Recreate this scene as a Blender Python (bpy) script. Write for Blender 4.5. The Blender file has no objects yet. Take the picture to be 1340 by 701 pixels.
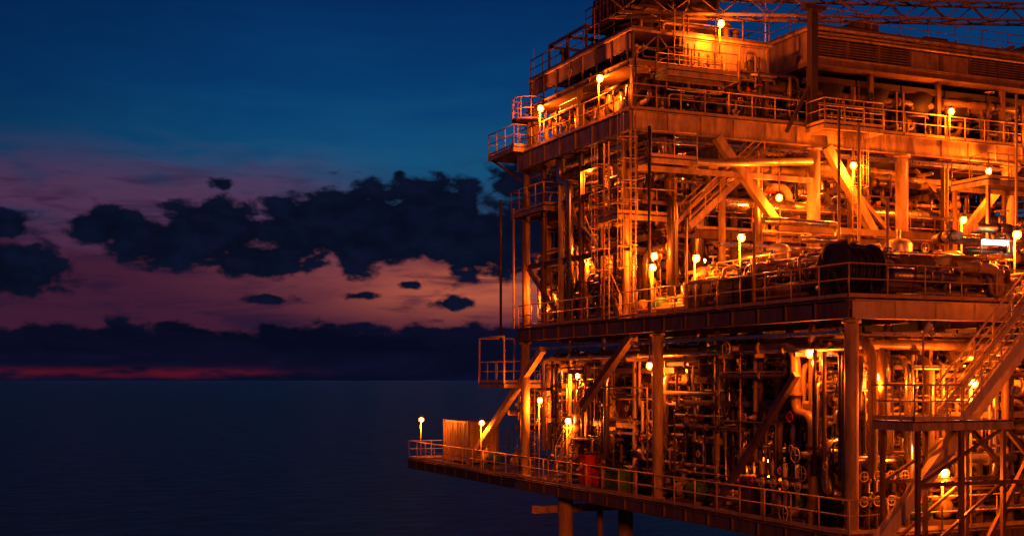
import bpy, math, random
from mathutils import Vector
R = random.Random(11)
V = Vector
scene = bpy.context.scene
HEAD = math.radians(23.46)      # camera heading, clockwise from +Y
SEA_Z = -24.0

def lin(c):
    return tuple(((x/255)/12.92 if x/255 <= .04045 else ((x/255+.055)/1.055)**2.4) for x in c)

# ------------------------------------------------------------------ materials
MATS = {}
def paint(name, col, rough=.5, metal=0., grime=.5, gcol=(.05,.022,.01), bump=0):
    m = bpy.data.materials.new(name); m.use_nodes = True
    nt = m.node_tree; N = nt.nodes; L = nt.links
    b = N["Principled BSDF"]
    tc = N.new("ShaderNodeTexCoord")
    mp = N.new("ShaderNodeMapping"); mp.inputs['Scale'].default_value = (1.5, 1.5, .4)
    L.new(tc.outputs['Object'], mp.inputs['Vector'])
    n1 = N.new("ShaderNodeTexNoise"); n1.inputs['Scale'].default_value = 1.8
    n1.inputs['Detail'].default_value = 4; n1.inputs['Roughness'].default_value = .7
    L.new(mp.outputs[0], n1.inputs['Vector'])
    r = N.new("ShaderNodeMapRange"); r.inputs['From Min'].default_value = .4; r.inputs['From Max'].default_value = .68
    r.inputs['To Max'].default_value = grime
    L.new(n1.outputs['Fac'], r.inputs['Value'])
    mx = N.new("ShaderNodeMix"); mx.data_type = 'RGBA'
    mx.inputs[6].default_value = (*col, 1); mx.inputs[7].default_value = (*gcol, 1)
    L.new(r.outputs[0], mx.inputs[0]); L.new(mx.outputs[2], b.inputs['Base Color'])
    b.inputs['Metallic'].default_value = metal
    rr = N.new("ShaderNodeMapRange"); rr.inputs['From Min'].default_value=.3; rr.inputs['From Max'].default_value=.7
    rr.inputs['To Min'].default_value = max(.08, rough-.12); rr.inputs['To Max'].default_value = min(1, rough+.2)
    L.new(n1.outputs['Fac'], rr.inputs['Value']); L.new(rr.outputs[0], b.inputs['Roughness'])
    if bump:
        n2 = N.new("ShaderNodeTexNoise"); n2.inputs['Scale'].default_value = 7; n2.inputs['Detail'].default_value = 2
        L.new(tc.outputs['Object'], n2.inputs['Vector'])
        bp = N.new("ShaderNodeBump"); bp.inputs['Strength'].default_value = bump; bp.inputs['Distance'].default_value = .03
        L.new(n2.outputs['Fac'], bp.inputs['Height']); L.new(bp.outputs[0], b.inputs['Normal'])
    MATS[name] = m
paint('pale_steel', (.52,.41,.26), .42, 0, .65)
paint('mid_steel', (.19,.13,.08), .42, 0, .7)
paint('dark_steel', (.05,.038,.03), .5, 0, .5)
paint('lit_steel', (.68,.58,.42), .4, 0, .35)  # paler steel, bright lamplight painted into the stair and front beam colour
paint('grating', (.10,.08,.06), .7, .2, .6)
paint('pipe_silver', (.64,.60,.52), .27, .9, .5)
paint('pipe_painted', (.34,.26,.17), .32, 0, .65)
paint('pipe_dark', (.055,.045,.04), .28, .4, .5)
paint('insulation', (.52,.47,.38), .38, .7, .45, bump=.5)
paint('rail_paint', (.60,.44,.20), .42, 0, .4)
paint('red_paint', (.40,.02,.015), .45, 0, .3)
paint('green_paint', (.04,.16,.08), .5, 0, .4)
paint('wall_panel', (.38,.28,.17), .5, 0, .75, bump=.4)
paint('rubber_black', (.015,.014,.013), .6, 0, .2)
def emis(name, col, s, trans=0.):
    m = bpy.data.materials.new(name); m.use_nodes = True
    nt=m.node_tree; b = nt.nodes["Principled BSDF"]
    b.inputs['Base Color'].default_value = (*col, 1)
    b.inputs['Emission Color'].default_value = (*col, 1)
    b.inputs['Emission Strength'].default_value = s
    b.inputs['Alpha'].default_value = 1-trans
    MATS[name] = m
emis('sodium_bulb', (1,.55,.16), 110)
emis('glow_globe', (1,.24,.015), 6.0, .72)  # see-through emissive shell, added to imitate the glow around the bulb
emis('tube_light', (.45,.95,.95), 14)

# ------------------------------------------------------------------ mesh builder
class MB:
    def __init__(s): s.v=[]; s.f=[]; s.m=[]; s.sm=[]; s.mat='mid_steel'
    def face(s, idx, smooth=False, mat=None):
        s.f.append(idx); s.m.append(mat or s.mat); s.sm.append(smooth)
    def box(s, a, b, mat=None):
        j = lambda: R.uniform(-.0015,.0015)
        x0,y0,z0 = (a[i]+j() for i in range(3)); x1,y1,z1 = (b[i]+j() for i in range(3))
        if x0>x1: x0,x1=x1,x0
        if y0>y1: y0,y1=y1,y0
        if z0>z1: z0,z1=z1,z0
        o=len(s.v)
        s.v += [(x0,y0,z0),(x1,y0,z0),(x1,y1,z0),(x0,y1,z0),(x0,y0,z1),(x1,y0,z1),(x1,y1,z1),(x0,y1,z1)]
        for q in ((3,2,1,0),(4,5,6,7),(0,1,5,4),(1,2,6,5),(2,3,7,6),(3,0,4,7)):
            s.face([o+i for i in q], False, mat)
    def frame(s, d):
        up = V((0,0,1)) if abs(d.z) < .95 else V((1,0,0))
        sd = d.cross(up).normalized(); return sd, sd.cross(d).normalized()
    def beam(s, p, q, w, h, mat=None, off=(0,0)):
        p=V(p); q=V(q); d=(q-p)
        if d.length < 1e-4: return
        d.normalize(); sd,up = s.frame(d)
        w=w+R.uniform(-.002,.002); h=h+R.uniform(-.002,.002)
        p = p+sd*off[0]+up*off[1]; q = q+sd*off[0]+up*off[1]
        o=len(s.v)
        for c in (p,q):
            for a,b in ((-1,-1),(1,-1),(1,1),(-1,1)):
                s.v.append(tuple(c+sd*a*w/2+up*b*h/2))
        for k in range(4):
            s.face([o+k,o+(k+1)%4,o+4+(k+1)%4,o+4+k],False,mat)
        s.face([o+3,o+2,o+1,o],False,mat); s.face([o+4,o+5,o+6,o+7],False,mat)
    def ibeam(s, p, q, w, h, mat=None, t=.035):
        s.beam(p,q,w,t,mat,(0,h/2-t/2)); s.beam(p,q,w,t,mat,(0,-h/2+t/2)); s.beam(p,q,t,h-2*t-.002,mat)
        p=V(p); q=V(q); n=int((q-p).length/1.6)
        for i in range(1,n):
            c=p+(q-p)*i/n; d=(q-p).normalized()*.012
            s.beam(c-d,c+d,w*.85,h-2*t-.006,mat)
    def sweep(s, path, radii, n=8, caps=True, mat=None):
        path=[V(p) for p in path]
        if not hasattr(radii,'__len__'): radii=[radii]*len(path)
        o=len(s.v); d0=(path[1]-path[0]).normalized(); sd,up=s.frame(d0)
        for i,p in enumerate(path):
            if i==0: d=d0
            elif i==len(path)-1: d=(path[-1]-path[-2])
            else: d=(path[i+1]-path[i]).normalized()+(path[i]-path[i-1]).normalized()
            if d.length<1e-6: d=d0
            d=d.normalized()
            sd=(sd-d*sd.dot(d))
            if sd.length<1e-5: sd=s.frame(d)[0]
            sd.normalize(); up=d.cross(sd)
            for k in range(n):
                a=2*math.pi*k/n
                s.v.append(tuple(p+(sd*math.cos(a)+up*math.sin(a))*radii[i]))
        for i in range(len(path)-1):
            for k in range(n):
                a=o+i*n+k; b=o+i*n+(k+1)%n
                s.face([a,b,b+n,a+n],True,mat)
        if caps:
            s.face([o+k for k in range(n)][::-1],False,mat)
            e=o+(len(path)-1)*n; s.face([e+k for k in range(n)],False,mat)
    def cyl(s,p,q,r,n=10,mat=None,r2=None): s.sweep([p,q],[r,r if r2 is None else r2],n,True,mat)
    def tube(s, pts, r, n=8, bend=None, mat=None):
        pts=[V(p) for p in pts]; bend = bend or r*3.2
        out=[pts[0]]
        for i in range(1,len(pts)-1):
            a,b,c=pts[i-1],pts[i],pts[i+1]
            if (a-b).length<1e-4 or (c-b).length<1e-4: continue
            l=min(bend,(a-b).length*.48,(c-b).length*.48)
            A=b+(a-b).normalized()*l; C=b+(c-b).normalized()*l
            for k in range(5):
                t=k/4; out.append(A*(1-t)**2+b*2*t*(1-t)+C*t*t)
        out.append(pts[-1])
        s.sweep(out,r,n,True,mat)
    def ring(s,c,ax,Rr,r,n=14,m=5,mat=None):
        c=V(c); ax=V(ax).normalized(); sd,up=s.frame(ax)
        o=len(s.v)
        for i in range(n):
            a=2*math.pi*i/n; e=sd*math.cos(a)+up*math.sin(a)
            for k in range(m):
                b=2*math.pi*k/m
                s.v.append(tuple(c+e*(Rr+r*math.cos(b))+ax*r*math.sin(b)))
        for i in range(n):
            for k in range(m):
                s.face([o+i*m+k,o+((i+1)%n)*m+k,o+((i+1)%n)*m+(k+1)%m,o+i*m+(k+1)%m],True,mat)
    def ball(s,c,r,mat=None,n=10):
        c=V(c); path=[]; rad=[]
        for i in range(7):
            a=math.pi*i/6; path.append(c+V((0,0,-r*math.cos(a)))); rad.append(max(.002,r*math.sin(a)))
        s.sweep(path,rad,n,True,mat)
    def vessel(s,p,q,r,n=20,mat=None):
        p=V(p);q=V(q);d=(q-p).normalized(); path=[];rad=[]
        for i in range(6):
            a=math.pi/2*i/5; path.append(p-d*r*.55*math.cos(a)); rad.append(max(.01,r*math.sin(a)))
        for i in range(5,-1,-1):
            a=math.pi/2*i/5; path.append(q+d*r*.55*math.cos(a)); rad.append(max(.01,r*math.sin(a)))
        s.sweep(path,rad,n,True,mat)
        L=(q-p).length
        for k in range(1,int(L/1.1)+1):
            c=p+d*(k*1.1-.3)
            if (c-p).length<L: s.cyl(c-d*.03,c+d*.03,r*1.02,n,mat)
    def flange(s,c,ax,r,mat=None):
        c=V(c);ax=V(ax).normalized()
        s.cyl(c-ax*.05,c-ax*.006,r*1.55,10,mat); s.cyl(c+ax*.006,c+ax*.05,r*1.55,10,mat)
    def valve(s,c,ax,r,hd=None):
        c=V(c);ax=V(ax).normalized()
        if hd is None:
            hd=V(R.choice([(-1,0,0),(0,-1,0),(0,0,1)]))
            if abs(hd.dot(ax))>.5: hd=V((0,0,1)) if abs(ax.z)<.5 else V((-1,0,0))
        hd=V(hd)
        s.flange(c-ax*r*1.8,ax,r,'pipe_dark'); s.flange(c+ax*r*1.8,ax,r,'pipe_dark')
        s.sweep([c-ax*r*1.8,c,c+ax*r*1.8],[r*1.1,r*1.7,r*1.1],10,True)
        s.cyl(c,c+hd*r*3.2,r*.75,8); s.cyl(c+hd*r*3.2,c+hd*(r*3.2+.22),.025,6)
        w=c+hd*(r*3.2+.2); RR=min(.32,max(.13,r*1.6))
        wm=R.choice(['red_paint','rail_paint','pale_steel','pale_steel'])
        s.ring(w,hd,RR,.022,14,5,wm)
        sd,up=s.frame(hd)
        s.cyl(w-sd*RR,w+sd*RR,.014,5,wm); s.cyl(w-up*RR,w+up*RR,.014,5,wm)
    def rail(s,pts,h=1.1,sp=1.5,mat='rail_paint',r=.028,toe=True):
        pts=[V(p) for p in pts]
        for hh,rr in ((h,r),(h*.55,r*.8)):
            s.sweep([p+V((0,0,hh)) for p in pts],rr,6,True,mat)
        for a,b in zip(pts[:-1],pts[1:]):
            L=(b-a).length; n=max(1,round(L/sp))
            for i in range(n+1):
                c=a+(b-a)*i/n; s.cyl(c,c+V((0,0,h)),r*.95,6,mat)
            if toe: s.beam(a+V((0,0,.09)),b+V((0,0,.09)),.012,.12,mat)
    def ladder(s,p,z1,side=(1,0,0),cage=True,mat='rail_paint'):
        p=V(p);sd=V(side).normalized(); out=sd.cross(V((0,0,1)))
        if out.y>0.01 or out.x>.01: out=-out
        H=z1-p.z
        for k in (-1,1): s.cyl(p+sd*.22*k,p+sd*.22*k+V((0,0,H+1)),.03,6,mat)
        for i in range(int(H/.3)): 
            c=p+V((0,0,.3*i+.2)); s.cyl(c-sd*.22,c+sd*.22,.015,5,mat)
        if cage:
            nh=int((H-2)/.9)
            for i in range(nh+1):
                c=p+V((0,0,2.1+.9*i)); path=[]
                for k in range(9):
                    a=math.pi*k/8; path.append(c+sd*.38*math.cos(a)+out*.7*math.sin(a))
                s.sweep(path,.02,5,True,mat)
            for k in (1,3,5,7):
                a=math.pi*k/8; c=p+sd*.38*math.cos(a)+out*.7*math.sin(a)
                s.cyl(c+V((0,0,2.1)),c+V((0,0,max(2.2,H+.8))),.015,5,mat)
    def stair(s,p,q,w,side,mat='pale_steel',rail=True,rmat='rail_paint',rr=.03):
        p=V(p);q=V(q);sd=V(side).normalized(); d=q-p
        for k in (-.5,.5): s.beam(p+sd*w*k,q+sd*w*k,.06,.28,mat)
        n=max(3,int(abs(d.z)/.21))
        for i in range(n):
            c=p+d*(i+.5)/n
            a=c-sd*(w/2-.04); bb=c+sd*(w/2-.04)
            s.beam(a,bb,.26,.035,mat)
        if rail:
            for k in (-.5,.5):
                for hh in (1.05,.7,.35): s.cyl(p+sd*w*k+V((0,0,hh)),q+sd*w*k+V((0,0,hh)),rr*(1 if hh>1 else .75),6,rmat)
                m=max(2,int(d.length/1.0))
                for i in range(m+1):
                    c=p+sd*w*k+d*i/m; s.cyl(c,c+V((0,0,1.05)),rr*.93,6,rmat)
    def obj(s,name,parent=None):
        keys=[];idx={}
        for k in s.m:
            if k not in idx: idx[k]=len(keys); keys.append(k)
        me=bpy.data.meshes.new(name); me.from_pydata(s.v,[],s.f)
        for k in keys: me.materials.append(MATS[k])
        me.polygons.foreach_set('material_index',[idx[k] for k in s.m])
        me.polygons.foreach_set('use_smooth',s.sm); me.update()
        o=bpy.data.objects.new(name,me); scene.collection.objects.link(o)
        if parent: o.parent=parent
        return o
def empty(name,loc=(0,0,0)):
    e=bpy.data.objects.new(name,None); e.location=loc; scene.collection.objects.link(e); return e

PLAT = empty('offshore_oil_platform')

# ------------------------------------------------------------------ decks
ZL, ZM, ZMEZ, ZU = -4.9, 2.6, 6.6, 11.35
def deck(name,x0,x1,y0,y1,z,eh=.5,edge='mid_steel',jsp=1.6,gsp=4.8,front=None):
    b=MB()
    b.box((x0,y0,z-.05),(x1,y1,z),'grating')
    jh=.22
    y=y0+jsp/2
    while y<y1-.3:
        b.ibeam((x0+.15,y,z-.06-jh/2),(x1-.15,y,z-.06-jh/2),.12,jh,'mid_steel',.02); y+=jsp
    x=x0+gsp*.5
    while x<x1-.3:
        b.ibeam((x,y0+.15,z-.29-eh*.4),(x,y1-.15,z-.29-eh*.4),.26,eh*.8,'mid_steel'); x+=gsp
    for p,q in (((x0,y0),(x0,y1)),((x1,y0),(x1,y1)),((x0+.14,y1),(x1-.14,y1)),((x0+.14,y0),(x1-.14,y0))):
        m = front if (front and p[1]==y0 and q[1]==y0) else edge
        b.ibeam((*p,z-eh/2-.052),(*q,z-eh/2-.052),.24,eh,m)
    return b.obj(name,PLAT)
deck('lower_deck',0,30,0,26,ZL,.5,'mid_steel')
deck('lower_deck_extension',0,9,26.25,43,ZL,.5,'dark_steel')
deck('main_deck',0,30,0,26,ZM,.6,'mid_steel',front='lit_steel')  # front edge beam paler, its strong lighting put into the colour
deck('mezzanine_deck',2.2,30,15.2,25,ZMEZ,.35,'mid_steel')
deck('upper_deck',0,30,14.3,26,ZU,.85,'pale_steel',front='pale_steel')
b=MB()
# roof modules
b.box((.3,14.8,13.35),(7.3,25.2,13.5),'mid_steel')
b.box((2.9,14.8,13.52),(7.3,14.9,14.72),'pale_steel')
for x in range(0,4): b.box((2.95+x*1.4,14.765,13.6),(3.0+x*1.4,14.8,14.7),'pale_steel')
for zz in (13.62,14.68): b.box((2.92,14.74,zz),(7.28,14.758,zz+.05),'pale_steel')
b.box((.3,14.91,14.05),(.4,25.2,14.72),'wall_panel')
for y in range(0,8): b.box((.24,15+y*1.4,13.52),(.3,15.1+y*1.4,14.74),'mid_steel')
b.box((.2,14.65,14.75),(7.4,25.3,14.85),'pale_steel')
b.ibeam((.2,14.7,13.4),(7.4,14.7,13.4),.18,.28,'pale_steel'); b.ibeam((.22,14.9,13.4),(.22,25.2,13.4),.18,.28,'mid_steel')
for x in (.4,1.6,2.7): b.beam((x,14.75,13.55),(x,14.75,14.74),.1,.1,'mid_steel')
b.beam((.4,14.75,13.6),(1.6,14.75,14.7),.06,.06,'mid_steel'); b.beam((1.6,14.75,14.7),(2.7,14.75,13.6),.06,.06,'mid_steel')
b.box((9.3,14.3,14.15),(30,26,14.35),'mid_steel')
b.box((9.35,14.4,14.36),(30,14.5,15.7),'wall_panel'); b.box((9.35,14.51,14.36),(9.45,26,15.7),'wall_panel')
for i in range(12): b.box((9.4+i*1.8,14.3,14.36),(9.5+i*1.8,14.4,15.68),'mid_steel')
for k in range(9):
    for i in range(11):
        if (i*7+3)%5 in (0,2,3): b.beam((9.55+i*1.8,14.36,14.5+k*.12),(11.15+i*1.8,14.36,14.5+k*.12),.05,.05,'dark_steel')
b.ibeam((9.3,14.22,14.25),(30,14.22,14.25),.14,.3,'mid_steel')
for zz,rr in ((15.4,.06),(15.55,.04),(14.45,.05)): b.cyl((9.2,14.2,zz),(29,14.2,zz),rr,8,'pipe_painted')
b.box((9.2,14.2,15.71),(30,26,15.83),'pale_steel')
for i in range(10):
    x=10+i*2.1; b.box((x,14.9,15.84),(x+R.uniform(.6,1.5),16.6,15.84+R.uniform(.2,.7)),'mid_steel')
for x,y in ((.9,22.5),(1.6,19),(5.6,15.6),(6.6,16.4),(1.2,15.6)):
    b.cyl((x,y,14.85),(x,y,15.7),.13,10,'pipe_painted'); b.sweep([(x,y,15.7),(x,y,15.85),(x,y,15.95)],[.24,.2,.04],12,True,'mid_steel')
for x,y,h in ((.4,24.9,1.6),(7.2,14.9,2.2),(.5,18.5,1.9),(5,22,3)): b.cyl((x,y,14.85),(x,y,14.85+h),.025,6,'rail_paint')
for y in (19.5,21.5,23.5):
    b.beam((.6,y,14.85),(.6,y,16.2),.1,.1,'mid_steel'); b.beam((2.6,y,14.85),(2.6,y,16.2),.1,.1,'mid_steel'); b.beam((.6,y,16.2),(2.6,y,16.2),.1,.12,'mid_steel')
b.beam((.6,19.5,16.25),(.6,23.5,16.25),.1,.12,'mid_steel')
b.obj('roof_modules',PLAT)

# ------------------------------------------------------------------ columns & braces
b=MB()
def col(x,y,z0,z1,r=.22,mat='pale_steel'):
    b.cyl((x,y,z0),(x,y,z1),r,18,mat)
    for z in (z0+.08,z1-.08): b.cyl((x,y,z-.06),(x,y,z+.06),r*1.35,18,mat)
for x,y in ((.38,.35),(.3,12.5),(.3,25.7),(9.5,.35),(9.5,12.5),(9.5,25.7),(18,.35),(18,12.5),(27,12.5)):
    col(x,y,ZL,ZM-.65,.23)
for x,y in ((9.5,14.5),(14.5,14.5),(21,14.5),(27,14.5)): col(x,y,ZM,ZU-.9,.3)
for x,y in ((.35,15.3),(.35,21.6),(.35,25.6),(4.8,14.7),(4.8,25.5)): col(x,y,ZM,ZU-.9,.16)
for x in (.5,3.9,7.2,9.6,13,17,21,25,29):
    for y in (14.9,20,25): 
        b.beam((x,y,ZU),(x,y,13.35 if x<8 else 14.14),.22,.22,'mid_steel')
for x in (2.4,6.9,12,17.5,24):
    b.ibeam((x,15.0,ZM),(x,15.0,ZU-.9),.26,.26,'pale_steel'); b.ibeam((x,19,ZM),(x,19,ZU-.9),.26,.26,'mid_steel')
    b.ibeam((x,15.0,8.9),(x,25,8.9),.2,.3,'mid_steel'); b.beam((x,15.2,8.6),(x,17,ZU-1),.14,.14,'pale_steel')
for y in (17.5,19.5,23.6):
    b.ibeam((.35,y,ZM),(.35,y,ZU-.9),.22,.22,'mid_steel')
for z in (5.6,8.3,9.6): b.ibeam((.35,14.6,z),(.35,25.6,z),.18,.24,'mid_steel')
b.beam((.35,17.5,5.7),(.35,21.4,8.2),.16,.16,'pale_steel'); b.beam((.35,21.6,2.8),(.35,25.4,5.5),.16,.16,'mid_steel')
b.beam((.35,15.4,8.4),(.35,17.4,10.3),.14,.14,'pale_steel')
b.beam((2.5,15.0,6.6),(4.7,15.0,8.8),.18,.18,'pale_steel'); b.beam((12.1,15,8.8),(14.3,15,6.8),.2,.2,'pale_steel')
for x,y in ((1,22.5),(4,22),(12,22),(1.5,3),(12,3),(22,3),(22,22)):
    b.cyl((x,y,SEA_Z-3),(x,y,ZL-.6),.36,18,'pale_steel')
b.ibeam((-.6,22.9,-6.2),(5,22.9,-6.2),.3,.35,'pale_steel')
b.cyl((4.9,24,-14),(4.9,24,ZL-.6),.12,10,'red_paint'); b.cyl((2.6,22,-14),(2.6,22,ZL-.6),.14,10,'pipe_painted')
b.cyl((1,22.5,-9),(4,22,-19),.16,10,'mid_steel')
def brace(p,q,w=.34,mat='pale_steel'): b.beam(p,q,w,w,mat)
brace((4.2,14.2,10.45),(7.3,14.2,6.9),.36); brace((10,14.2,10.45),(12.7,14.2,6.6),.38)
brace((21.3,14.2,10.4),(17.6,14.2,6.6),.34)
b.beam((7.3,14.1,6.7),(30,14.1,6.7),.2,.3,'mid_steel')
b.beam((0.3,14.2,8.9),(9.2,14.2,8.9),.16,.22,'pale_steel')
brace((.3,14.6,1.9),(.3,19.3,-1.2),.3,'mid_steel'); brace((.3,23.6,1.5),(.3,33.5,-4.6),.3)
brace((.35,8.2,-4.7),(.35,3.2,.2),.22,'mid_steel')
brace((1.6,3.2,-.6),(6.0,6.5,-4.7),.22); 
brace((5.2,1.8,1.8),(9.3,1.8,-4.7),.26,'mid_steel'); brace((14,1.8,1.8),(9.8,1.8,-4.7),.26)
brace((2.2,12.5,1.9),(7,12.5,-4.7),.26); brace((5,20,1.9),(2,20,-3),.2)
for y in (3.5,6.6,9.5,16,19,22.5): b.beam((1.2,y,ZL),(1.2,y,1.9),.16,.16,R.choice(['mid_steel','pale_steel']))
for y0,y1,z in ((3.5,12.4,-.9),(12.6,22.5,.4),(16,25,-2),(1,6.5,.9)): b.beam((1.2,y0,z),(1.2,y1,z),.14,.22,'mid_steel')
for x in (2.6,4.4,6.6,8): b.beam((x,1.3,ZL),(x,1.3,1.9),.15,.15,'mid_steel')
b.beam((1,1.3,-1.2),(9.3,1.3,-1.2),.14,.22,'pale_steel')
b.cyl((-.4,27.2,2),(-.4,27.2,9.2),.07,8,'pipe_dark'); b.cyl((-.2,26.0,2.6),(-.2,26.0,8.6),.06,8,'rail_paint')
b.cyl((.05,25.3,ZM),(.05,25.3,9),.09,8,'mid_steel')
b.cyl((.2,13.0,ZM),(.2,13.0,10.4),.07,8,'pipe_dark'); b.cyl((7.4,10,ZM),(7.4,10,11.2),.06,8,'mid_steel')
for x,y,z in ((3.2,2,6.2),(.2,5.5,5.6),(6,7,9.9),(15,8,12),(.2,10.1,6.3)): b.cyl((x,y,ZM),(x,y,z),.055,8,'rail_paint')
b.obj('columns_and_braces',PLAT)

b=MB(); b.beam((9.0,13.9,ZU-.3),(9.0,13.9,16.4),.34,.34,'dark_steel')
b.beam((9.0,13.9,13.3),(7.6,13.9,10.9),.14,.14,'dark_steel'); b.beam((8.5,13.9,16.5),(9.6,13.9,16.5),.4,.2,'dark_steel')
b.obj('boom_rest_post',PLAT)

b=MB()
def corr(x0,x1,y,z0,z1,mat='wall_panel'):
    b.box((x0,y,z0),(x1,y+.06,z1),mat); x=x0+.2
    while x<x1-.2: b.box((x,y-.05,z0+.01),(x+.16,y-.001,z1-.01),mat); x+=.42
corr(7,30,25.4,ZM+.01,ZMEZ-.4,'mid_steel'); corr(8.5,30,24.6,ZMEZ+.01,ZU-1,'mid_steel'); corr(5.5,30,25.3,ZL+.01,ZM-.75,'mid_steel')
corr(1.8,4.2,20.4,-2.6,.6); corr(10,30,24,ZU+.01,14.1,'mid_steel')
b.obj('bulkhead_walls',PLAT)

# ------------------------------------------------------------------ railings
b=MB()
b.rail([(.02,25.9,ZM),(.02,0.02,ZM),(29,0.02,ZM)])
b.rail([(.02,42.9,ZL),(.02,26,ZL),(.02,.02,ZL),(29,.02,ZL)]); b.rail([(.02,42.9,ZL),(8.9,42.9,ZL)])
b.rail([(1.6,1.0,ZL),(1.6,9,ZL)],toe=False)
b.rail([(.05,25.8,ZU),(.05,14.4,ZU)]); b.rail([(.1,14.35,ZU),(29,14.35,ZU)],sp=1.2)
b.rail([(.3,25.1,14.85),(.3,14.75,14.85),(7.3,14.75,14.85)],1.0,1.4,'mid_steel')
b.rail([(9.3,26,15.83),(9.3,14.3,15.83),(29,14.3,15.83)],.9,1.6,'mid_steel')
b.rail([(2.3,24.9,ZMEZ),(2.3,15.25,ZMEZ),(29,15.25,ZMEZ)])
b.rail([(4,3.4,ZM),(20,3.4,ZM)],1.1,1.3); b.rail([(2.8,5.8,ZM+1.2),(12,5.8,ZM+1.2)],1.0,1.2)
b.rail([(2.8,5.8,ZM+1.2),(2.8,12,ZM+1.2)],1.0,1.2)
b.obj('handrails',PLAT)

b=MB()
def balcony(x0,x1,y0,y1,z,h=1.1):
    b.box((x0,y0,z-.05),(x1,y1,z),'grating')
    for p,q in (((x0,y0),(x0,y1)),((x0,y0),(x1,y0)),((x0,y1),(x1,y1)),((x1,y0),(x1,y1))):
        b.beam((*p,z-.15),(*q,z-.15),.07,.2,'pale_steel')
    b.rail([(x1,y0,z),(x0,y0,z),(x0,y1,z),(x1,y1,z)],h,1.1)
balcony(-.5,2.2,25.3,28.6,ZU+.25); b.beam((-.3,28.4,ZU),(.3,25.7,ZU-1.5),.1,.1)
balcony(-.2,1.6,22.4,26.3,8.35); balcony(-.6,1.4,26.3,29.6,-.15)
for x,y in ((-.6,26.3),(-.6,29.6),(1.4,29.6)): b.cyl((x,y,-.15),(x,y,2.2),.05,6,'rail_paint')
b.sweep([(-.6,26.3,2.2),(-.6,29.6,2.2),(1.4,29.6,2.2)],.05,6,True,'rail_paint')
balcony(8.8,12,12.8,14.1,11.2); balcony(15,22,9.6,11.8,8.7); balcony(17.5,22,7.2,9.4,7.2)
for x in (15.1,18,21.9):
    for y in (9.7,11.7): b.beam((x,y,ZM),(x,y,8.6),.14,.14,'mid_steel')
balcony(-.4,2.4,14.6,17.2,7.0); balcony(.4,2.6,13.2,15.6,9.2); balcony(1.2,4.6,13.2,14.2,12.9,.9)
for z in (12.9,13.4,13.95): b.ring((.3,25.2,z),(0,0,1),.85,.03,20,5,'rail_paint')
for k in range(10):
    a=math.tau*k/10; b.cyl((.3+.85*math.cos(a),25.2+.85*math.sin(a),12.9),(.3+.85*math.cos(a),25.2+.85*math.sin(a),13.95),.025,5,'rail_paint')
b.cyl((.3,25.2,12.82),(.3,25.2,12.88),.88,20,'grating'); b.cyl((.3,25.2,ZU),(.3,25.2,12.82),.1,8,'mid_steel')
b.obj('access_balconies',PLAT)

b=MB()
b.ladder((.2,25.9,ZU+.2),13,(1,0,0),False); b.ladder((.1,14.2,ZM),10.4,(0,1,0)); b.ladder((1.2,27,-4.9),-.2,(1,0,0),False)
b.ladder((-.2,16.0,ZM),9.2,(0,1,0)); b.ladder((11.5,14,ZM+4),10.3,(1,0,0)); b.ladder((2.5,14.5,12.9),14.8,(1,0,0),False)
b.obj('cage_ladders',PLAT)
b=MB()
b.stair((.9,16,ZM),(.9,19.8,ZMEZ+.2),.8,(1,0,0)); b.stair((.9,23.4,ZL),(.9,20.9,-2.7),.8,(1,0,0)); b.box((.4,19.4,-2.75),(1.4,20.9,-2.7),'grating')
b.stair((3,14.8,ZMEZ),(6.8,14.8,9.9),.8,(0,1,0)); b.stair((13,3,ZM),(16.5,3,5.8),.8,(0,1,0))
b.obj('inner_stairways',PLAT)

# ------------------------------------------------------------------ pipework
PM=['pipe_silver','pipe_painted','pipe_painted','insulation','pipe_dark','pipe_dark','mid_steel','mid_steel','pale_steel']
def maze(b,bx,n,rs,seg=(3,6),maxlen=6):
    (x0,x1),(y0,y1),(z0,z1)=bx
    for _ in range(n):
        r=R.choice(rs)*R.uniform(.85,1.15); m=R.choice(PM)
        g=lambda a,c: a+(c-a)*R.random()
        p=V((g(x0,x1),g(y0,y1),g(z0,z1))); pts=[p.copy()]; last=-1
        for k in range(R.randint(*seg)):
            ax=R.choice([a for a in (0,1,2,2) if a!=last]); last=ax
            lo,hi=((x0,x1),(y0,y1),(z0,z1))[ax]
            for _t in range(4):
                nv=g(lo,hi)
                if r*5<abs(nv-p[ax])<maxlen: break
            else: continue
            p=p.copy(); p[ax]=nv; pts.append(p)
        if len(pts)<2: continue
        b.mat=m; b.tube(pts,r,8 if r<.12 else 12)
        for i in range(len(pts)-1):
            a,c=pts[i],pts[i+1]; d=c-a; L=d.length
            if L<r*8: continue
            d.normalize()
            if R.random()<.5: b.flange(a+d*L*R.uniform(.3,.4),d,r,m)
            if R.random()<.33 and L>1: b.valve(a+d*L*.6,d,min(r,.16))
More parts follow.
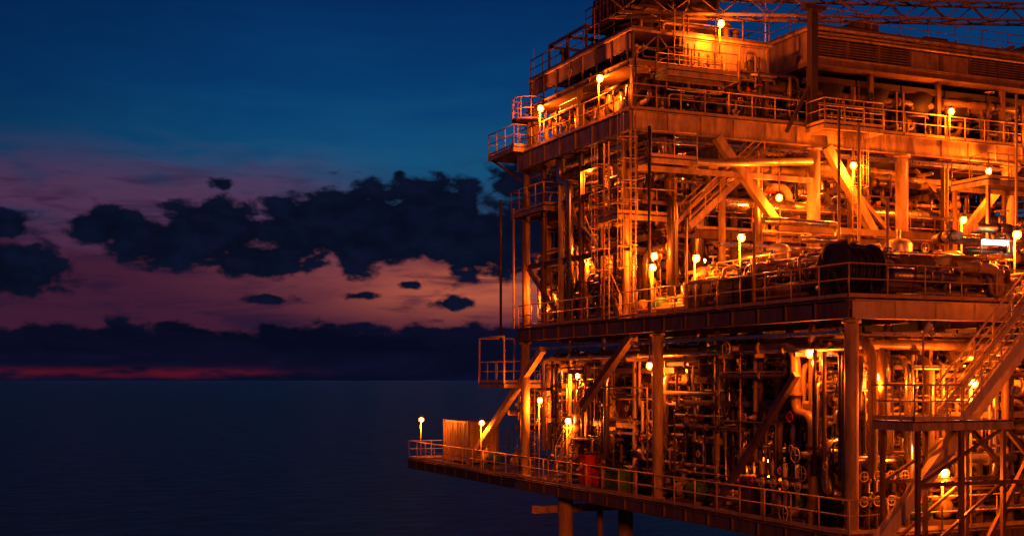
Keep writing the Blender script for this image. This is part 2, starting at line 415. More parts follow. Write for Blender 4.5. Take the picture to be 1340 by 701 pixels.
def rack(b,axis,a0,a1,c0,n,sp,z,rs,dropz=None):
    for i in range(n):
        r=R.choice(rs); c=c0+i*sp; m=R.choice(PM); b.mat=m
        mk=(lambda t,c_,zz:(t,c_,zz)) if axis=='x' else (lambda t,c_,zz:(c_,t,zz))
        e0=a0+R.uniform(0,1.2); e1=a1-R.uniform(0,1.2)
        pts=[mk(e0,c,z+r),mk(e1,c,z+r)]
        if dropz is not None:
            if R.random()<.6: pts=[mk(e0,c,dropz+R.uniform(0,1))]+pts
            if R.random()<.6: pts=pts+[mk(e1,c,dropz+R.uniform(0,1))]
        b.tube(pts,r,10)
        d=V((1,0,0)) if axis=='x' else V((0,1,0))
        t=e0+.8
        while t<e1-.5:
            if R.random()<.5: b.flange(mk(t,c,z+r),d,r)
            elif R.random()<.15: b.valve(mk(t,c,z+r),d,min(.15,r),(0,0,1))
            t+=R.uniform(1.2,3.2)
    t=a0+.5
    while t<a1:
        p=(t,c0-.3,z-.08) if axis=='x' else (c0-.3,t,z-.08)
        q=(t,c0+(n-1)*sp+.3,z-.08) if axis=='x' else (c0+(n-1)*sp+.3,t,z-.08)
        b.beam(p,q,.12,.14,'mid_steel'); t+=2.4
small=[.03,.04,.05,.07]; med=[.08,.1,.13,.17]; big=[.2,.26,.32]
b=MB()  # lower level
rack(b,'y',.5,25.5,.7,5,.34,.95,med,-3.5); rack(b,'y',.5,25.5,2.9,6,.42,.5,med,-4); rack(b,'x',.6,24,1.0,5,.4,1.0,med,-4)
rack(b,'x',.8,24,3.6,5,.45,-.1,med+big,-4.3); rack(b,'y',1,24,1.4,3,.4,-4.6,med)
maze(b,((.7,4),(.8,25),(-4.6,1.4)),170,small); maze(b,((.8,5),(1,25),(-4.6,1.4)),70,med)
maze(b,((1.5,8),(1.5,24),(-4.5,1.2)),50,med+big); maze(b,((.8,12),(.8,5),(-4.6,1.4)),100,med+small)
maze(b,((5,22),(2,22),(-4.5,1.2)),80,med+big,maxlen=9)
maze(b,((.9,3.5),(26.3,31),(-4.7,.4)),12,small+med)
for i,(x,y) in enumerate(((1.5,7.2),(1.9,8.2),(1.6,9.0),(2.2,10.2),(1.7,11.3),(2.4,6.4),(1.5,5.2))):
    b.mat=R.choice(['pipe_dark','pipe_silver','pipe_dark']); r=R.choice([.14,.18,.22])
    b.tube([(x,y,1.8),(x,y,-3.2-.2*i),(x+2.5,y,-3.2-.2*i)],r,14); b.flange((x,y,-.4),(0,0,1),r); b.flange((x,y,-2.2),(0,0,1),r)
b.obj('lower_pipework',PLAT)
b=MB()  # main level
rack(b,'y',.8,25.5,.8,4,.36,ZM+.25,med); rack(b,'y',14,25.5,1,4,.42,7.6,med,3.5); rack(b,'y',15,25.5,1.2,3,.6,9.7,med,6)
rack(b,'x',4,29,15.6,4,.5,7.5,med+big,4); rack(b,'x',3,29,16.4,3,.6,9.5,med+[.2],6.8); rack(b,'x',2,29,12.6,3,.45,4.6,med,3)
rack(b,'x',.8,29,6.6,4,.4,4.0,med,2.9); rack(b,'x',3,29,1.2,3,.35,ZM+.2,med)
maze(b,((.7,4),(1,13),(ZM+.2,4.3)),100,small+med,maxlen=4); maze(b,((.6,4.5),(15,25.5),(ZM+.2,6.4)),100,small+med); maze(b,((.8,4.5),(15,25.5),(6,10)),70,small+med)
maze(b,((2,9),(15.5,25),(ZM+.2,10)),70,med); maze(b,((4,24),(5,13.5),(ZM+.2,5.2)),120,med+small)
maze(b,((8,26),(15.5,22),(ZM+.2,6.4)),60,med+big); maze(b,((8,26),(15.5,22),(6.8,10)),80,med+small); maze(b,((9,26),(4,12),(ZM+.2,6)),50,med)
maze(b,((.8,9),(.8,4),(ZM+.2,4)),45,small+med,maxlen=3)
b.mat='pipe_silver'
b.tube([(.2,20.4,ZM),(.2,20.4,9.2),(.2,21.5,9.2),(.2,21.5,10.5)],.17,12); b.tube([(5.7,12.9,6.8),(9.6,12.9,6.8),(9.6,12.9,6.1),(7.6,12.9,6.1)],.16,12)
b.mat='insulation'
b.tube([(1.4,14.0,10.2),(1.4,14.0,9.3),(4,14.0,9.3),(9,14.0,9.7)],.17,12)
b.obj('main_deck_pipework',PLAT)
b=MB()  # upper level
rack(b,'y',15,25.5,.8,4,.4,12.7,med,11.6); rack(b,'x',.6,29,15.2,4,.4,12.9,med,11.6); rack(b,'x',.8,8,15,3,.4,13.0,small)
maze(b,((.6,8.5),(14.8,25),(ZU+.1,13.2)),100,small+med); maze(b,((8,28),(14.8,23),(ZU+.1,14)),110,med)
maze(b,((.45,2.8),(15,24),(13.55,14.6)),25,small+[.1]); maze(b,((1.5,8),(16,24),(14.95,15.8)),22,small)
maze(b,((10,28),(14.6,20),(15.9,16.5)),30,small+[.1]); maze(b,((.35,8.8),(14.45,14.62),(11.5,14.6)),16,small)
b.obj('upper_pipework',PLAT)

b=MB()
def tray(p,q,w=.45):
    p=V(p);q=V(q);d=(q-p).normalized(); sd=d.cross(V((0,0,1))).normalized()
    for k in (-1,1): b.beam(p+sd*w/2*k,q+sd*w/2*k,.03,.11,'pipe_silver')
    n=int((q-p).length/.35)
    for i in range(n): c=p+(q-p)*(i+.5)/n; b.beam(c-sd*w/2,c+sd*w/2,.03,.03,'pipe_silver')
    for k in range(5): b.cyl(p+sd*(-.15+.075*k)+V((0,0,.04)),q+sd*(-.15+.075*k)+V((0,0,.04)),.025,5,'rubber_black')
tray((.55,.8,1.55),(.55,25,1.55)); tray((1.2,.6,1.5),(28,.6,1.5)); tray((.7,14.8,10.1),(.7,25.5,10.1)); tray((1,14.7,10.2),(29,14.7,10.2)); tray((4,13.8,5.8),(28,13.8,5.8))
b.obj('cable_trays',PLAT)

# ------------------------------------------------------------------ equipment (own objects)
def vessel_h(x,y,z,ln,r,ax='x',mat='insulation'):
    b=MB(); d=V((1,0,0)) if ax=='x' else V((0,1,0))
    p=V((x,y,z)); b.vessel(p,p+d*ln,r,24,mat)
    for k in (.2,.8):
        c=p+d*ln*k; b.beam(c-V((0,0,r*.7)),c-V((0,0,r+.35)),r*1.3 if ax=='y' else .2,.2 if ax=='y' else r*1.3,'mid_steel')
    for k in (.3,.6):
        c=p+d*ln*k; b.cyl(c,c+V((0,0,r+.35)),.12,10,mat); b.cyl(c+V((0,0,r+.35)),c+V((0,0,r+.43)),.2,10,'mid_steel')
    return b.obj('pressure_vessel')
vessel_h(.9,2.4,-2.5,3.6,.33,'x','pipe_silver'); vessel_h(1.6,13,-3.2,3.2,.5,'y','pipe_dark'); vessel_h(4,8.6,3.6,4.5,.6,'x')
vessel_h(14,8.2,3.7,5,.7,'x'); vessel_h(11,17.4,7.9,5,.6,'x'); vessel_h(5,4,-3.6,4,.6,'x','pipe_painted'); vessel_h(2,17,4,4,.55,'y'); vessel_h(10.5,17,5,5,.7,'x')
def vessel_v(x,y,z,h,r,mat='insulation'):
    b=MB(); b.vessel((x,y,z+.6+r*.5),(x,y,z+.6+h),r,24,mat)
    for k in range(4):
        a=math.tau*k/4+.5; c=V((x+r*.8*math.cos(a),y+r*.8*math.sin(a),z)); b.beam(c,c+V((0,0,1.2)),.1,.1,'mid_steel')
    b.cyl((x,y,z+.6+h),(x,y,z+h+1.3),.1,10,mat); b.ring((x,y,z+h*.6),(0,0,1),r*1.05,.03,24,5,'mid_steel')
    return b.obj('vertical_separator')
for a in ((3.2,17.6,ZM,3,.6),(5.4,11.4,ZM,2.2,.5),(11.5,11.2,ZM,2.6,.6),(2.4,9.4,ZL,2.6,.45),(4.4,14.8,ZL,3.6,.6),(7.4,3,ZL,3.6,.5,'pipe_silver'),(16.8,17,ZM,4,.7),(2.2,20.4,ZL,2,.4),(18,12.4,ZM,3,.55),(3,21,ZU,1,.5)): vessel_v(*a)
def cabinet(x,y,z,w,d,h,mat='dark_steel',name='equipment_cabinet'):
    b=MB(); b.box((x,y,z+.12),(x+w,y+d,z+h),mat); b.box((x+.04,y+.04,z),(x+w-.04,y+d-.04,z+.119),'mid_steel')
    b.box((x-.04,y-.04,z+h+.002),(x+w+.04,y+d+.04,z+h+.06),mat)
    for i in range(max(1,int(w/.6))):
        xx=x+.05+i*.6; b.box((xx,y-.02,z+.25),(min(x+w-.03,xx+.54),y-.002,z+h-.12),mat); b.box((xx+.45,y-.05,z+h*.5),(xx+.48,y-.021,z+h*.5+.16),'pipe_silver')
    for i in range(max(1,int(d/.6))):
        yy=y+.05+i*.6; b.box((x-.02,yy,z+.25),(x-.002,min(y+d-.03,yy+.54),z+h-.12),mat)
        for k in range(4): b.box((x-.04,yy+.08,z+h-.6+k*.09),(x-.021,min(y+d-.08,yy+.44),z+h-.57+k*.09),'mid_steel')
    return b.obj(name)
cabinet(.4,6.5,ZM,.8,1.6,1.1,'rubber_black'); cabinet(.4,9.4,ZM,.7,1.2,1.2)
cabinet(1.6,17.5,ZL+2.3,1.2,2.2,2.0,'wall_panel'); cabinet(3.2,1.3,ZM,1.4,.8,1.5,'mid_steel'); cabinet(6,2,ZM,1.6,.8,1.7,'mid_steel'); cabinet(.6,19.6,ZL,.7,.6,1.4,'red_paint'); cabinet(.6,16.4,ZL,.9,1.2,.9,'green_paint')
cabinet(1.0,6.3,ZL,.8,1.4,1.3,'mid_steel')
cabinet(1.0,17,ZU,1.4,3,1.6,'pale_steel'); cabinet(5,15.3,ZU,2,2,1.7,'wall_panel'); cabinet(4,17,14.86,2.4,2.4,1.1,'mid_steel')
# hose reel at the deck corner, axle across the deck edge
b=MB(); c=V((1.05,1.2,ZM+.98)); AX=V((1,0,0))
for k in (-.7,.7): b.cyl(c+AX*(k-.03),c+AX*(k+.03),.86,26,'dark_steel'); b.ring(c+AX*k,AX,.86,.04,26,5,'dark_steel')
for k in range(9): b.ring(c+AX*(-.6+k*.15),AX,.66+.05*(k%2),.075,24,6,'rubber_black')
b.cyl(c-AX*.66,c+AX*.66,.62,20,'rubber_black')
for k in (-.82,.82):
    b.beam(c+V((k,-.6,-.98)),c+V((k,0,.1)),.1,.1,'dark_steel'); b.beam(c+V((k,.6,-.98)),c+V((k,0,.1)),.1,.1,'dark_steel')
b.cyl(c-AX*.95,c+AX*.95,.06,10,'dark_steel'); b.box(tuple(c+V((.9,-.3,-.5))),tuple(c+V((1.3,.3,.2))),'dark_steel')
b.tube([c+V((.2,-.7,0)),c+V((.2,-.75,-.8)),c+V((1.6,-.75,-.9))],.06,8,mat='rubber_black')
pth=[];rad=[]
for i in range(9):
    pth.append(c+V((-.75+i*.2,.35+R.uniform(-.08,.08),.45+R.uniform(-.1,.12)))); rad.append((.2 if i in (0,8) else .5+R.uniform(-.1,.12)))
b.sweep(pth,rad,12,True,'rubber_black')
b.obj('hose_reel')
def container(x,y,z,l,w,h,mat):
    b=MB(); b.box((x,y,z+.12),(x+w,y+l,z+h),mat)
    n=int(l/.28)
    for i in range(n): b.box((x-.04,y+.12+i*.28,z+.2),(x-.001,y+.26+i*.28,z+h-.12),mat)
    n=int(w/.28)
    for i in range(n): b.box((x+.1+i*.28,y-.04,z+.2),(x+.22+i*.28,y-.001,z+h-.12),mat)
    for xx in (x-.06,x+w-.06):
        for yy in (y-.06,y+l-.06): b.box((xx,yy,z),(xx+.12,yy+.12,z+h+.05),'mid_steel')
    b.obj('shipping_container')
container(1.3,36,ZL,4,1.8,2.5,'wall_panel')
def pump(x,y,z,ax='y'):
    b=MB(); d=V((0,1,0)) if ax=='y' else V((1,0,0)); p=V((x,y,z+.55))
    b.beam(V((x,y,z+.08))-d*.1,V((x,y,z+.08))+d*1.9,.7,.15,'mid_steel')
    b.vessel(p,p+d*.8,.3,16,'green_paint')
    for k in range(8): b.cyl(p+d*(.06+k*.09),p+d*(.09+k*.09),.34,14,'green_paint')
    b.cyl(p+d*.9,p+d*1.2,.08,8,'pipe_silver'); b.sweep([p+d*1.2,p+d*1.3,p+d*1.6,p+d*1.7],[.2,.36,.36,.2],14,True,'pipe_painted')
    b.cyl(p+d*1.45,p+d*1.45+V((0,0,.7)),.1,10,'pipe_painted'); b.flange(p+d*1.45+V((0,0,.65)),(0,0,1),.1)
    b.obj('centrifugal_pump')
for a in ((1.0,10.2,ZL),(1.0,3.4,ZL),(1.0,22.6,ZM),(2,4.2,ZM),(3.6,1.4,ZL,'x'),(9,3,ZM,'x'),(1.2,13.6,ZM),(1.5,28,ZL),(1.4,32,ZL)): pump(*a)
for i in range(7):
    x=10.9+i*2.6
    b=MB(); b.sweep([(x,16,12.5),(x,16,12.8),(x,16,13.5)],[.95,1.0,1.22],24,True,'rubber_black')
    b.ring((x,16,12.5),(0,0,1),.97,.05,24,5,'mid_steel'); b.box((x-1.25,14.9,13.52),(x+1.25,17.3,13.8),'dark_steel')
    b.cyl((x,16,12.2),(x,16,12.49),.22,12,'mid_steel')
    for k in (-1.1,1.1): b.beam((x+k,15,ZU),(x+k,15,13.5),.1,.1,'mid_steel')
    b.obj('air_cooler_fan')
b=MB()
for i in range(5):
    x=.9+i*.55; y=.9; b.mat='pipe_painted'; b.cyl((x,y,ZL),(x,y,-2.6),.09,10)
    b.valve((x,y,-3.9),(0,0,1),.1,(0,-1,0)); b.valve((x,y,-3.1),(0,0,1),.1,(0,-1,0))
b.mat='pipe_silver'; b.cyl((.5,.9,-2.6),(3.6,.9,-2.6),.14,12)
for i in range(5): b.mat='pipe_painted'; y=3+i*.7; b.cyl((.75,y,ZL),(.75,y,-2.9),.09,10); b.valve((.75,y,-3.6),(0,0,1),.1,(-1,0,0))
b.obj('valve_manifold')

# ------------------------------------------------------------------ outer staircase
ST=empty('steel_staircase')
b=MB(); b.stair((2.6,-1.55,-1.25),(6.6,-1.55,ZM+.1),1.15,(0,1,0),'lit_steel',True,'lit_steel',.036)  # stair in the paler steel so that it looks brightly lit
b.box((6.6,-2.15,ZM+.02),(9.5,-.2,ZM+.1),'grating'); b.rail([(6.6,-2.12,ZM+.1),(9.5,-2.12,ZM+.1)],1.1,1,'lit_steel')
b.obj('stair_flight',ST)
b=MB(); z=-1.25
b.box((.7,-2.2,z-.05),(4.6,-.3,z),'grating')
for p,q in (((.7,-2.2),(4.6,-2.2)),((.7,-.3),(4.6,-.3)),((.7,-2.2),(.7,-.3)),((4.6,-2.2),(4.6,-.3))): b.beam((*p,z-.17),(*q,z-.17),.08,.24,'pale_steel')
b.rail([(2.6,-2.2,z),(.7,-2.2,z),(.7,-.3,z),(4.6,-.3,z)],1.1,.75,'lit_steel',.032)
b.obj('landing',ST)
b=MB()
for x in (1.0,2.7,4.4):
    for y in (-2.0,-.4): b.beam((x,y,-12),(x,y,z-.2),.13,.13,'mid_steel')
for y in (-2.0,-.4):
    b.beam((1,y,-3.2),(4.4,y,-1.5),.09,.09); b.beam((4.4,y,-3.2),(1,y,-5.4),.09,.09); b.beam((1,y,-3.2),(7.4,y,-3.2),.1,.12); b.beam((4.4,y,-1.4),(8.4,y,-5.2),.14,.14)
b.beam((.4,-.75,-5.2),(7.2,-.75,1.9),.34,.42,'lit_steel')
b.beam((4.5,-1.0,-5.5),(7.4,-1.0,-1.2),.14,.14,'mid_steel')
b.obj('support_trestle',ST)
b=MB(); b.cyl((1.3,-1.9,-1.25),(1.3,-1.9,1.45),.035,8,'rail_paint'); b.sweep([(1.3,-1.9,1.45),(1.45,-1.95,1.6),(1.5,-2.0,1.5)],[.06,.2,.14],10,True,'lit_steel'); b.ball((1.52,-2.02,1.42),.1,'pale_steel')
b.obj('floodlight_pole')

# ------------------------------------------------------------------ crane
CR=empty('pedestal_crane',(0,0,0))
b=MB(); b.cyl((2.6,17.5,14.86),(2.6,17.5,15.9),.8,24,'dark_steel'); b.cyl((2.6,17.5,15.82),(2.6,17.5,15.95),1.25,28,'mid_steel')
b.box((1.0,16.2,16.1),(4.6,19.6,17.4),'rubber_black'); b.box((.7,15.5,15.95),(4.9,19.8,16.08),'mid_steel')
b.box((1.0,15.1,16.1),(2.1,16.15,17.5),'dark_steel'); b.box((1.1,15.06,16.6),(2.0,15.095,17.35),'pipe_silver')
for i in range(9): b.box((.93,16.3+i*.36,16.2),(.999,16.4+i*.36,17.3),'mid_steel')
b.cyl((3.3,15.4,16.5),(4.7,15.4,16.5),.35,18,'dark_steel'); b.cyl((3.2,15.4,16.5),(3.28,15.4,16.5),.5,18,'mid_steel'); b.cyl((4.72,15.4,16.5),(4.8,15.4,16.5),.5,18,'mid_steel')
b.beam((1.2,17,17.4),(3.2,17,20.5),.2,.2,'dark_steel'); b.beam((4.4,17,17.4),(3.2,17,20.5),.2,.2,'dark_steel')
b.rail([(.7,19.8,16.08),(.7,15.5,16.08),(4.9,15.5,16.08)],.9,.7,'mid_steel',toe=False)
b.obj('crane_house',CR)
b=MB()
A=V((-.4,15.0,15.85)); B=V((30,15.4,18.9)); d=(B-A); n=24; hw=.42
up=V((0,0,1)); sd=V((0,1,0))
ch=[(-1,-1),(1,-1),(1,1),(-1,1)]
P=lambda t,k: A+d*t+sd*hw*ch[k][0]+up*hw*ch[k][1]
for k in range(4): b.cyl(P(0,k),P(1,k),.075,8,'pipe_painted')
for i in range(n):
    for k in range(4):
        a,c=(P(i/n,k),P((i+1)/n,(k+1)%4)) if i%2 else (P(i/n,(k+1)%4),P((i+1)/n,k)); b.cyl(a,c,.035,6,'mid_steel')
b.obj('boom',CR)
b=MB()
for y in (16.8,17.2): b.cyl((3.2,y,20.5),(30,15.4,19.6),.03,6,'rubber_black')
b.cyl((3.2,17,20.5),(16,15.2,17.7),.03,6,'rubber_black')
b.obj('hoist_cables',CR)

# ------------------------------------------------------------------ lamps
SOD=(1,.125,.003)
def lamp(x,y,z,P,sup=None,col=SOD):
    b=MB()
    if sup is not None and sup<z: b.cyl((x,y+.12,sup),(x,y+.12,z+.25),.035,8,'rail_paint'); b.cyl((x,y+.12,z+.25),(x,y,z+.25),.03,6,'rail_paint')
    elif sup is not None: b.cyl((x,y,z+.2),(x,y,sup),.03,6,'mid_steel')
    b.sweep([(x,y,z+.12),(x,y,z+.17),(x,y,z+.24)],[.14,.12,.05],12,True,'mid_steel')
    b.ball((x,y,z),.095,'sodium_bulb'); b.ball((x,y,z-.01),.16,'glow_globe',14)
    o=b.obj('deck_and_fill_lamp')  # also built for the added fill lamps
    l=bpy.data.lights.new('lamp_light','POINT'); l.energy=P; l.color=col; l.shadow_soft_size=.08
    lo=bpy.data.objects.new('lamp_light',l); lo.location=(x-.08,y-.14,z-.32); lo.parent=o; scene.collection.objects.link(lo)
K=1.6
for a in [  # visible lamps, plus added fill lamps hidden among the decks
 (0.1,40.8,-2.4,300,ZL),(.1,31,-2.3,400,ZL),(.8,25.0,-1,400,ZL),(1.5,22.2,.2,450,1.9),(.4,21.0,-1.9,250,ZL),
 (.6,2.8,.9,450,1.9),(2.0,1.0,.1,550,ZL),(5.0,-.1,-.1,700,ZL),(.5,13.5,.6,350,1.9),
 (4,11,1.2,350,1.9),(8,2.6,.8,500,1.9),(4,18,.9,350,1.9),(9,9,1.0,400,1.9),(3.6,-.3,-3.0,350,ZL),(2.2,7.6,-3.0,300,ZL),  # added fill lamps for the lower level
 (.8,24.6,4.1,450,ZM),(1.0,14.0,5.2,650,ZM),(.3,12.9,4.6,350,ZM),(1.2,11,4.85,400,ZM),(2,9,5.5,600,ZM),(7.3,14,8.0,700,10.4),(14,10,6.9,900,ZM),(19,13.7,9.9,1000,10.4),
 (.5,19,9.6,400,10.4),(4,17,9.9,400,10.4),(11,13.6,9.6,650,10.4),(12,18,9.8,450,10.4),(9,2.0,5.2,800,ZM),(1,20,5.8,350,ZM),  # added fill lamps, mostly below the upper deck
 (17,18,5.6,450,6.1),(6,18,5.6,400,6.1),  # added fill lamps under the mezzanine
 (0,17,13.2,500,ZU),(0,23.2,13.1,450,ZU),(4.3,14.0,15.3,500,14.0),(17,14.0,12.6,500,ZU),(24,14.0,12.6,450,ZU),(5,18,12.9,450,13.3),(14,19,12.4,600,14)]:  # the last two are added fill lamps among the upper pipework
    lamp(a[0],a[1],a[2],a[3]*K,a[4])
b=MB(); x,y,z=10.2,5.0,5.3
b.cyl((x,y,ZM),(x,y,z+.1),.04,8,'mid_steel'); b.beam((x-.1,y,z+.1),(x+1.3,y,z+.1),.2,.07,'mid_steel'); b.cyl((x,y-.04,z),(x+1.2,y-.04,z),.1,8,'tube_light')
b.obj('fluorescent_fitting')

# added warm directional lamp, standing in for an unseen neighbouring installation's floodlights
sl=bpy.data.lights.new('floodlight_stand_in','SUN'); sl.energy=.95; sl.color=(1,.125,.004); sl.angle=math.radians(4)
so=bpy.data.objects.new('floodlight_stand_in',sl); scene.collection.objects.link(so)
dv=V((math.sin(HEAD+math.radians(-4)),math.cos(HEAD+math.radians(-4)),-.16)); so.rotation_euler=dv.to_track_quat('-Z','Y').to_euler(); so.location=(-60,-80,20)

# ------------------------------------------------------------------ sea
b=MB(); S=60000
b.v=[(-S,-S,0),(S,-S,0),(S,S,0),(-S,S,0)]
m=bpy.data.materials.new('sea_water'); m.use_nodes=True; nt=m.node_tree; N=nt.nodes; L=nt.links
p=N['Principled BSDF']; p.inputs['Roughness'].default_value=.3; p.inputs['IOR'].default_value=1.33; p.inputs['Specular IOR Level'].default_value=.28
tc=N.new('ShaderNodeTexCoord'); mp=N.new('ShaderNodeMapping'); mp.inputs['Rotation'].default_value=(0,0,.45); mp.inputs['Scale'].default_value=(.07,.2,.1)
L.new(tc.outputs['Object'],mp.inputs[0])
n1=N.new('ShaderNodeTexNoise'); n1.inputs['Scale'].default_value=1.3; n1.inputs['Detail'].default_value=7; n1.inputs['Roughness'].default_value=.72; L.new(mp.outputs[0],n1.inputs['Vector'])
cr=N.new('ShaderNodeMix'); cr.data_type='RGBA'; cr.inputs[6].default_value=(.001,.13,.22,1); cr.inputs[7].default_value=(.002,.42,.62,1)
mr=N.new('ShaderNodeMapRange'); mr.inputs[1].default_value=.42; mr.inputs[2].default_value=.6; L.new(n1.outputs['Fac'],mr.inputs[0]); L.new(mr.outputs[0],cr.inputs[0]); L.new(cr.outputs[2],p.inputs['Base Color'])
bp=N.new('ShaderNodeBump'); bp.inputs['Strength'].default_value=1.; bp.inputs['Distance'].default_value=4.; L.new(n1.outputs['Fac'],bp.inputs['Height']); L.new(bp.outputs[0],p.inputs['Normal'])
MATS['sea_water']=m
b.mat='sea_water'; b.face([0,1,2,3]); o=b.obj('sea'); o.location=(0,0,SEA_Z)

# ------------------------------------------------------------------ world
w=bpy.data.worlds.new("World"); scene.world=w; w.use_nodes=True
try: w.cycles.sampling_method='NONE'
except Exception: pass
nt=w.node_tree; N=nt.nodes; L=nt.links; N.clear()
def sock(n,i,v):
    if isinstance(v,(int,float)): n.inputs[i].default_value=v
    else: L.new(v,n.inputs[i])
def M(op,a,b_=None,c=None,clamp=False):
    n=N.new('ShaderNodeMath'); n.operation=op; n.use_clamp=clamp; sock(n,0,a)
    if b_ is not None: sock(n,1,b_)
    if c is not None: sock(n,2,c)
    return n.outputs[0]
def VM(op,a,vec):
    n=N.new('ShaderNodeVectorMath'); n.operation=op; L.new(a,n.inputs[0]); n.inputs[1].default_value=vec; return n
def SS(v,a,b_,lo=0.,hi=1.):
    n=N.new('ShaderNodeMapRange'); n.interpolation_type='SMOOTHSTEP'; L.new(v,n.inputs[0]); n.inputs[1].default_value=a; n.inputs[2].default_value=b_
    n.inputs[3].default_value=lo; n.inputs[4].default_value=hi; return n.outputs[0]
def MIX(f,a,b_):
    n=N.new('ShaderNodeMix'); n.data_type='RGBA'
    sock(n,0,f)
    for i,v in ((6,a),(7,b_)):
        if isinstance(v,tuple): n.inputs[i].default_value=(*v,1)
        else: L.new(v,n.inputs[i])
    return n.outputs[2]
tc=N.new('ShaderNodeTexCoord'); dr=VM('NORMALIZE',tc.outputs['Generated'],(0,0,0)).outputs[0]
fw=(math.sin(HEAD),math.cos(HEAD),0); rt=(math.cos(HEAD),-math.sin(HEAD),0)
a=VM('DOT_PRODUCT',dr,fw).outputs['Value']; r_=VM('DOT_PRODUCT',dr,rt).outputs['Value']; zz=VM('DOT_PRODUCT',dr,(0,0,1)).outputs['Value']
az=M('MULTIPLY',M('ARCTAN2',r_,a),57.2958); el=M('MULTIPLY',M('ARCSINE',zz),57.2958)
def noise(sx,sy,detail,rough,off=0,dist=0.):
    c=N.new('ShaderNodeCombineXYZ'); L.new(M('MULTIPLY',az,sx),c.inputs[0]); L.new(M('MULTIPLY',el,sy),c.inputs[1]); c.inputs[2].default_value=off
    n=N.new('ShaderNodeTexNoise'); n.inputs['Scale'].default_value=1; n.inputs['Detail'].default_value=detail; n.inputs['Roughness'].default_value=rough; n.inputs['Distortion'].default_value=dist
    L.new(c.outputs[0],n.inputs['Vector']); return n.outputs['Fac']
def ramp(v,stops):
    n=N.new('ShaderNodeValToRGB'); L.new(v,n.inputs[0]); cr=n.color_ramp
    while len(cr.elements)<len(stops): cr.elements.new(.5)
    for e,(p_,c) in zip(cr.elements,stops): e.position=p_; e.color=(*lin(c),1)
    return n.outputs[0]
nw=noise(.16,.7,4,.55,7.,.5)
elw=M('ADD',el,M('MULTIPLY',M('SUBTRACT',nw,.5),3.5))
e01=M('DIVIDE',elw,40.,clamp=True)
blue=ramp(e01,[(0,(24,30,58)),(.1,(38,32,60)),(.17,(34,58,92)),(.24,(18,78,118)),(.32,(7,60,110)),(.45,(3,36,84)),(1,(2,20,54))])
blue=MIX(M('MULTIPLY',SS(az,-6.,-26.),.6),blue,lin((3,26,64)))
mv=M('MULTIPLY',M('MULTIPLY',SS(elw,10.8,8.0),SS(az,-4.,-12.)),SS(nw,.22,.55))
c1=MIX(M('MULTIPLY',mv,.85),blue,lin((84,48,78)))
wm=M('MULTIPLY',SS(elw,7.0,4.6),SS(az,12.,2.))
c2=MIX(wm,c1,lin((60,26,50)))
def gau(c,s,v): 
    t=M('DIVIDE',M('SUBTRACT',v,c),s); return M('EXPONENT',M('MULTIPLY',M('MULTIPLY',t,t),-1.))
og=M('MULTIPLY',M('MULTIPLY',gau(-1.8,5.8,az),gau(4.1,1.3,el)),SS(nw,.12,.55))
c3=MIX(M('MULTIPLY',og,.9),c2,lin((190,92,66)))
pk=M('MULTIPLY',M('MULTIPLY',gau(-9.,5.,az),gau(5.2,1.4,el)),.5)
c3=MIX(pk,c3,lin((128,62,72)))
vl=M('MULTIPLY',SS(noise(.22,1.4,5,.6,12.,.4),.46,.7),SS(el,11.,7.))
c3=MIX(M('MULTIPLY',vl,.7),c3,lin((28,20,48)))
blobs=[(-17.6,6.6,2.1,.9),(-15.6,6.0,2.6,1.2),(-13.1,6.4,2.9,1.6),(-11.4,5.3,2.4,.9),(-9.0,6.7,2.8,1.6),(-6.6,6.8,3.5,2.1),(-3.6,7.1,3.3,2.1),(-.8,6.2,3.2,1.8),
 (0.6,9.0,1.7,1.1),(2.2,7.2,2.7,2.6),(-21.4,4.6,2.4,1.2),(-22.2,6.5,1.8,.6)]
wisps=[(-6.9,3.75,2.0,.5),(-2.8,3.45,2.3,.55),(-10.9,3.6,2.8,.5),(-5.1,9.2,.8,.7),(-13,8.6,1.6,.6),(-4.6,4.3,1.3,.35)]
dens=None
for i,(cx,cy,rx,ry) in enumerate(blobs+wisps):
    g=1.2; top=1. if i<len(blobs) else .55
    dx=M('DIVIDE',M('SUBTRACT',az,cx),rx*g); dy=M('DIVIDE',M('SUBTRACT',el,cy),ry*g)
    t=M('SUBTRACT',top,M('SQRT',M('ADD',M('MULTIPLY',dx,dx),M('MULTIPLY',dy,dy))))
    dens=t if dens is None else M('MAXIMUM',dens,t)
bank=M('MULTIPLY',M('SUBTRACT',2.75,el),.6)
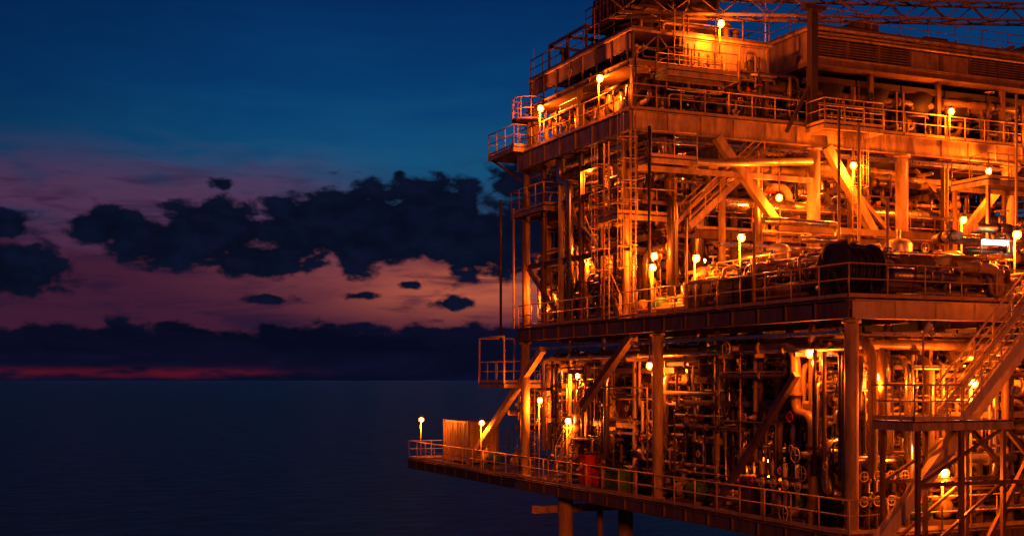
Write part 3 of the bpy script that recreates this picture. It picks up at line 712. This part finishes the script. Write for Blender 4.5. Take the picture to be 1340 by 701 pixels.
dens=M('MAXIMUM',dens,bank); dens=M('MINIMUM',M('MAXIMUM',dens,-1.),.8)
nc=noise(.66,1.1,8,.54,20.,.2)
dd=M('ADD',dens,M('MULTIPLY',M('SUBTRACT',nc,.5),1.7))
cl=SS(dd,.08,.36)
ccol=MIX(SS(nc,.3,.75),lin((6,11,28)),lin((11,18,42)))
lowc=MIX(SS(nw,.3,.7),lin((5,9,28)),lin((13,14,40)))
ccol=MIX(SS(el,3.4,2.4),ccol,lowc)
c4=MIX(cl,c3,ccol)
nr=noise(.45,2.,3,.5,44.)
red=M('MULTIPLY',M('MULTIPLY',gau(.36,.17,M('ADD',el,M('MULTIPLY',M('SUBTRACT',nr,.5),.6))),SS(az,-7.5,-14.)),M('MULTIPLY',SS(nr,.3,.6),.7))
c5=MIX(red,c4,lin((96,16,34)))
c6=MIX(SS(el,0.,-1.),c5,lin((4,14,30)))
# the sky away from the afterglow is much darker
away=SS(M('ABSOLUTE',az),38.,100.,1.,.22)
bg=N.new('ShaderNodeBackground'); L.new(c6,bg.inputs[0]); L.new(away,bg.inputs[1])
sk=N.new('ShaderNodeTexSky'); sk.sky_type='NISHITA'; sk.sun_disc=False; sk.sun_elevation=math.radians(-5); sk.sun_rotation=HEAD-math.radians(2)
bg2=N.new('ShaderNodeBackground'); L.new(sk.outputs[0],bg2.inputs[0]); bg2.inputs[1].default_value=.003
ads=N.new('ShaderNodeAddShader'); L.new(bg.outputs[0],ads.inputs[0]); L.new(bg2.outputs[0],ads.inputs[1])
out=N.new('ShaderNodeOutputWorld'); L.new(ads.outputs[0],out.inputs[0])

# ------------------------------------------------------------------ camera
cam=bpy.data.cameras.new('camera'); co=bpy.data.objects.new('camera',cam); scene.collection.objects.link(co)
co.location=(-25.68,-32.49,0); co.rotation_euler=(math.radians(90),0,-HEAD)
cam.lens=44.62; cam.sensor_width=36; cam.shift_y=.1093; cam.clip_start=.5; cam.clip_end=150000
scene.camera=co
scene.view_settings.view_transform='Standard'; scene.view_settings.look='None'; scene.view_settings.exposure=0; scene.view_settings.gamma=1
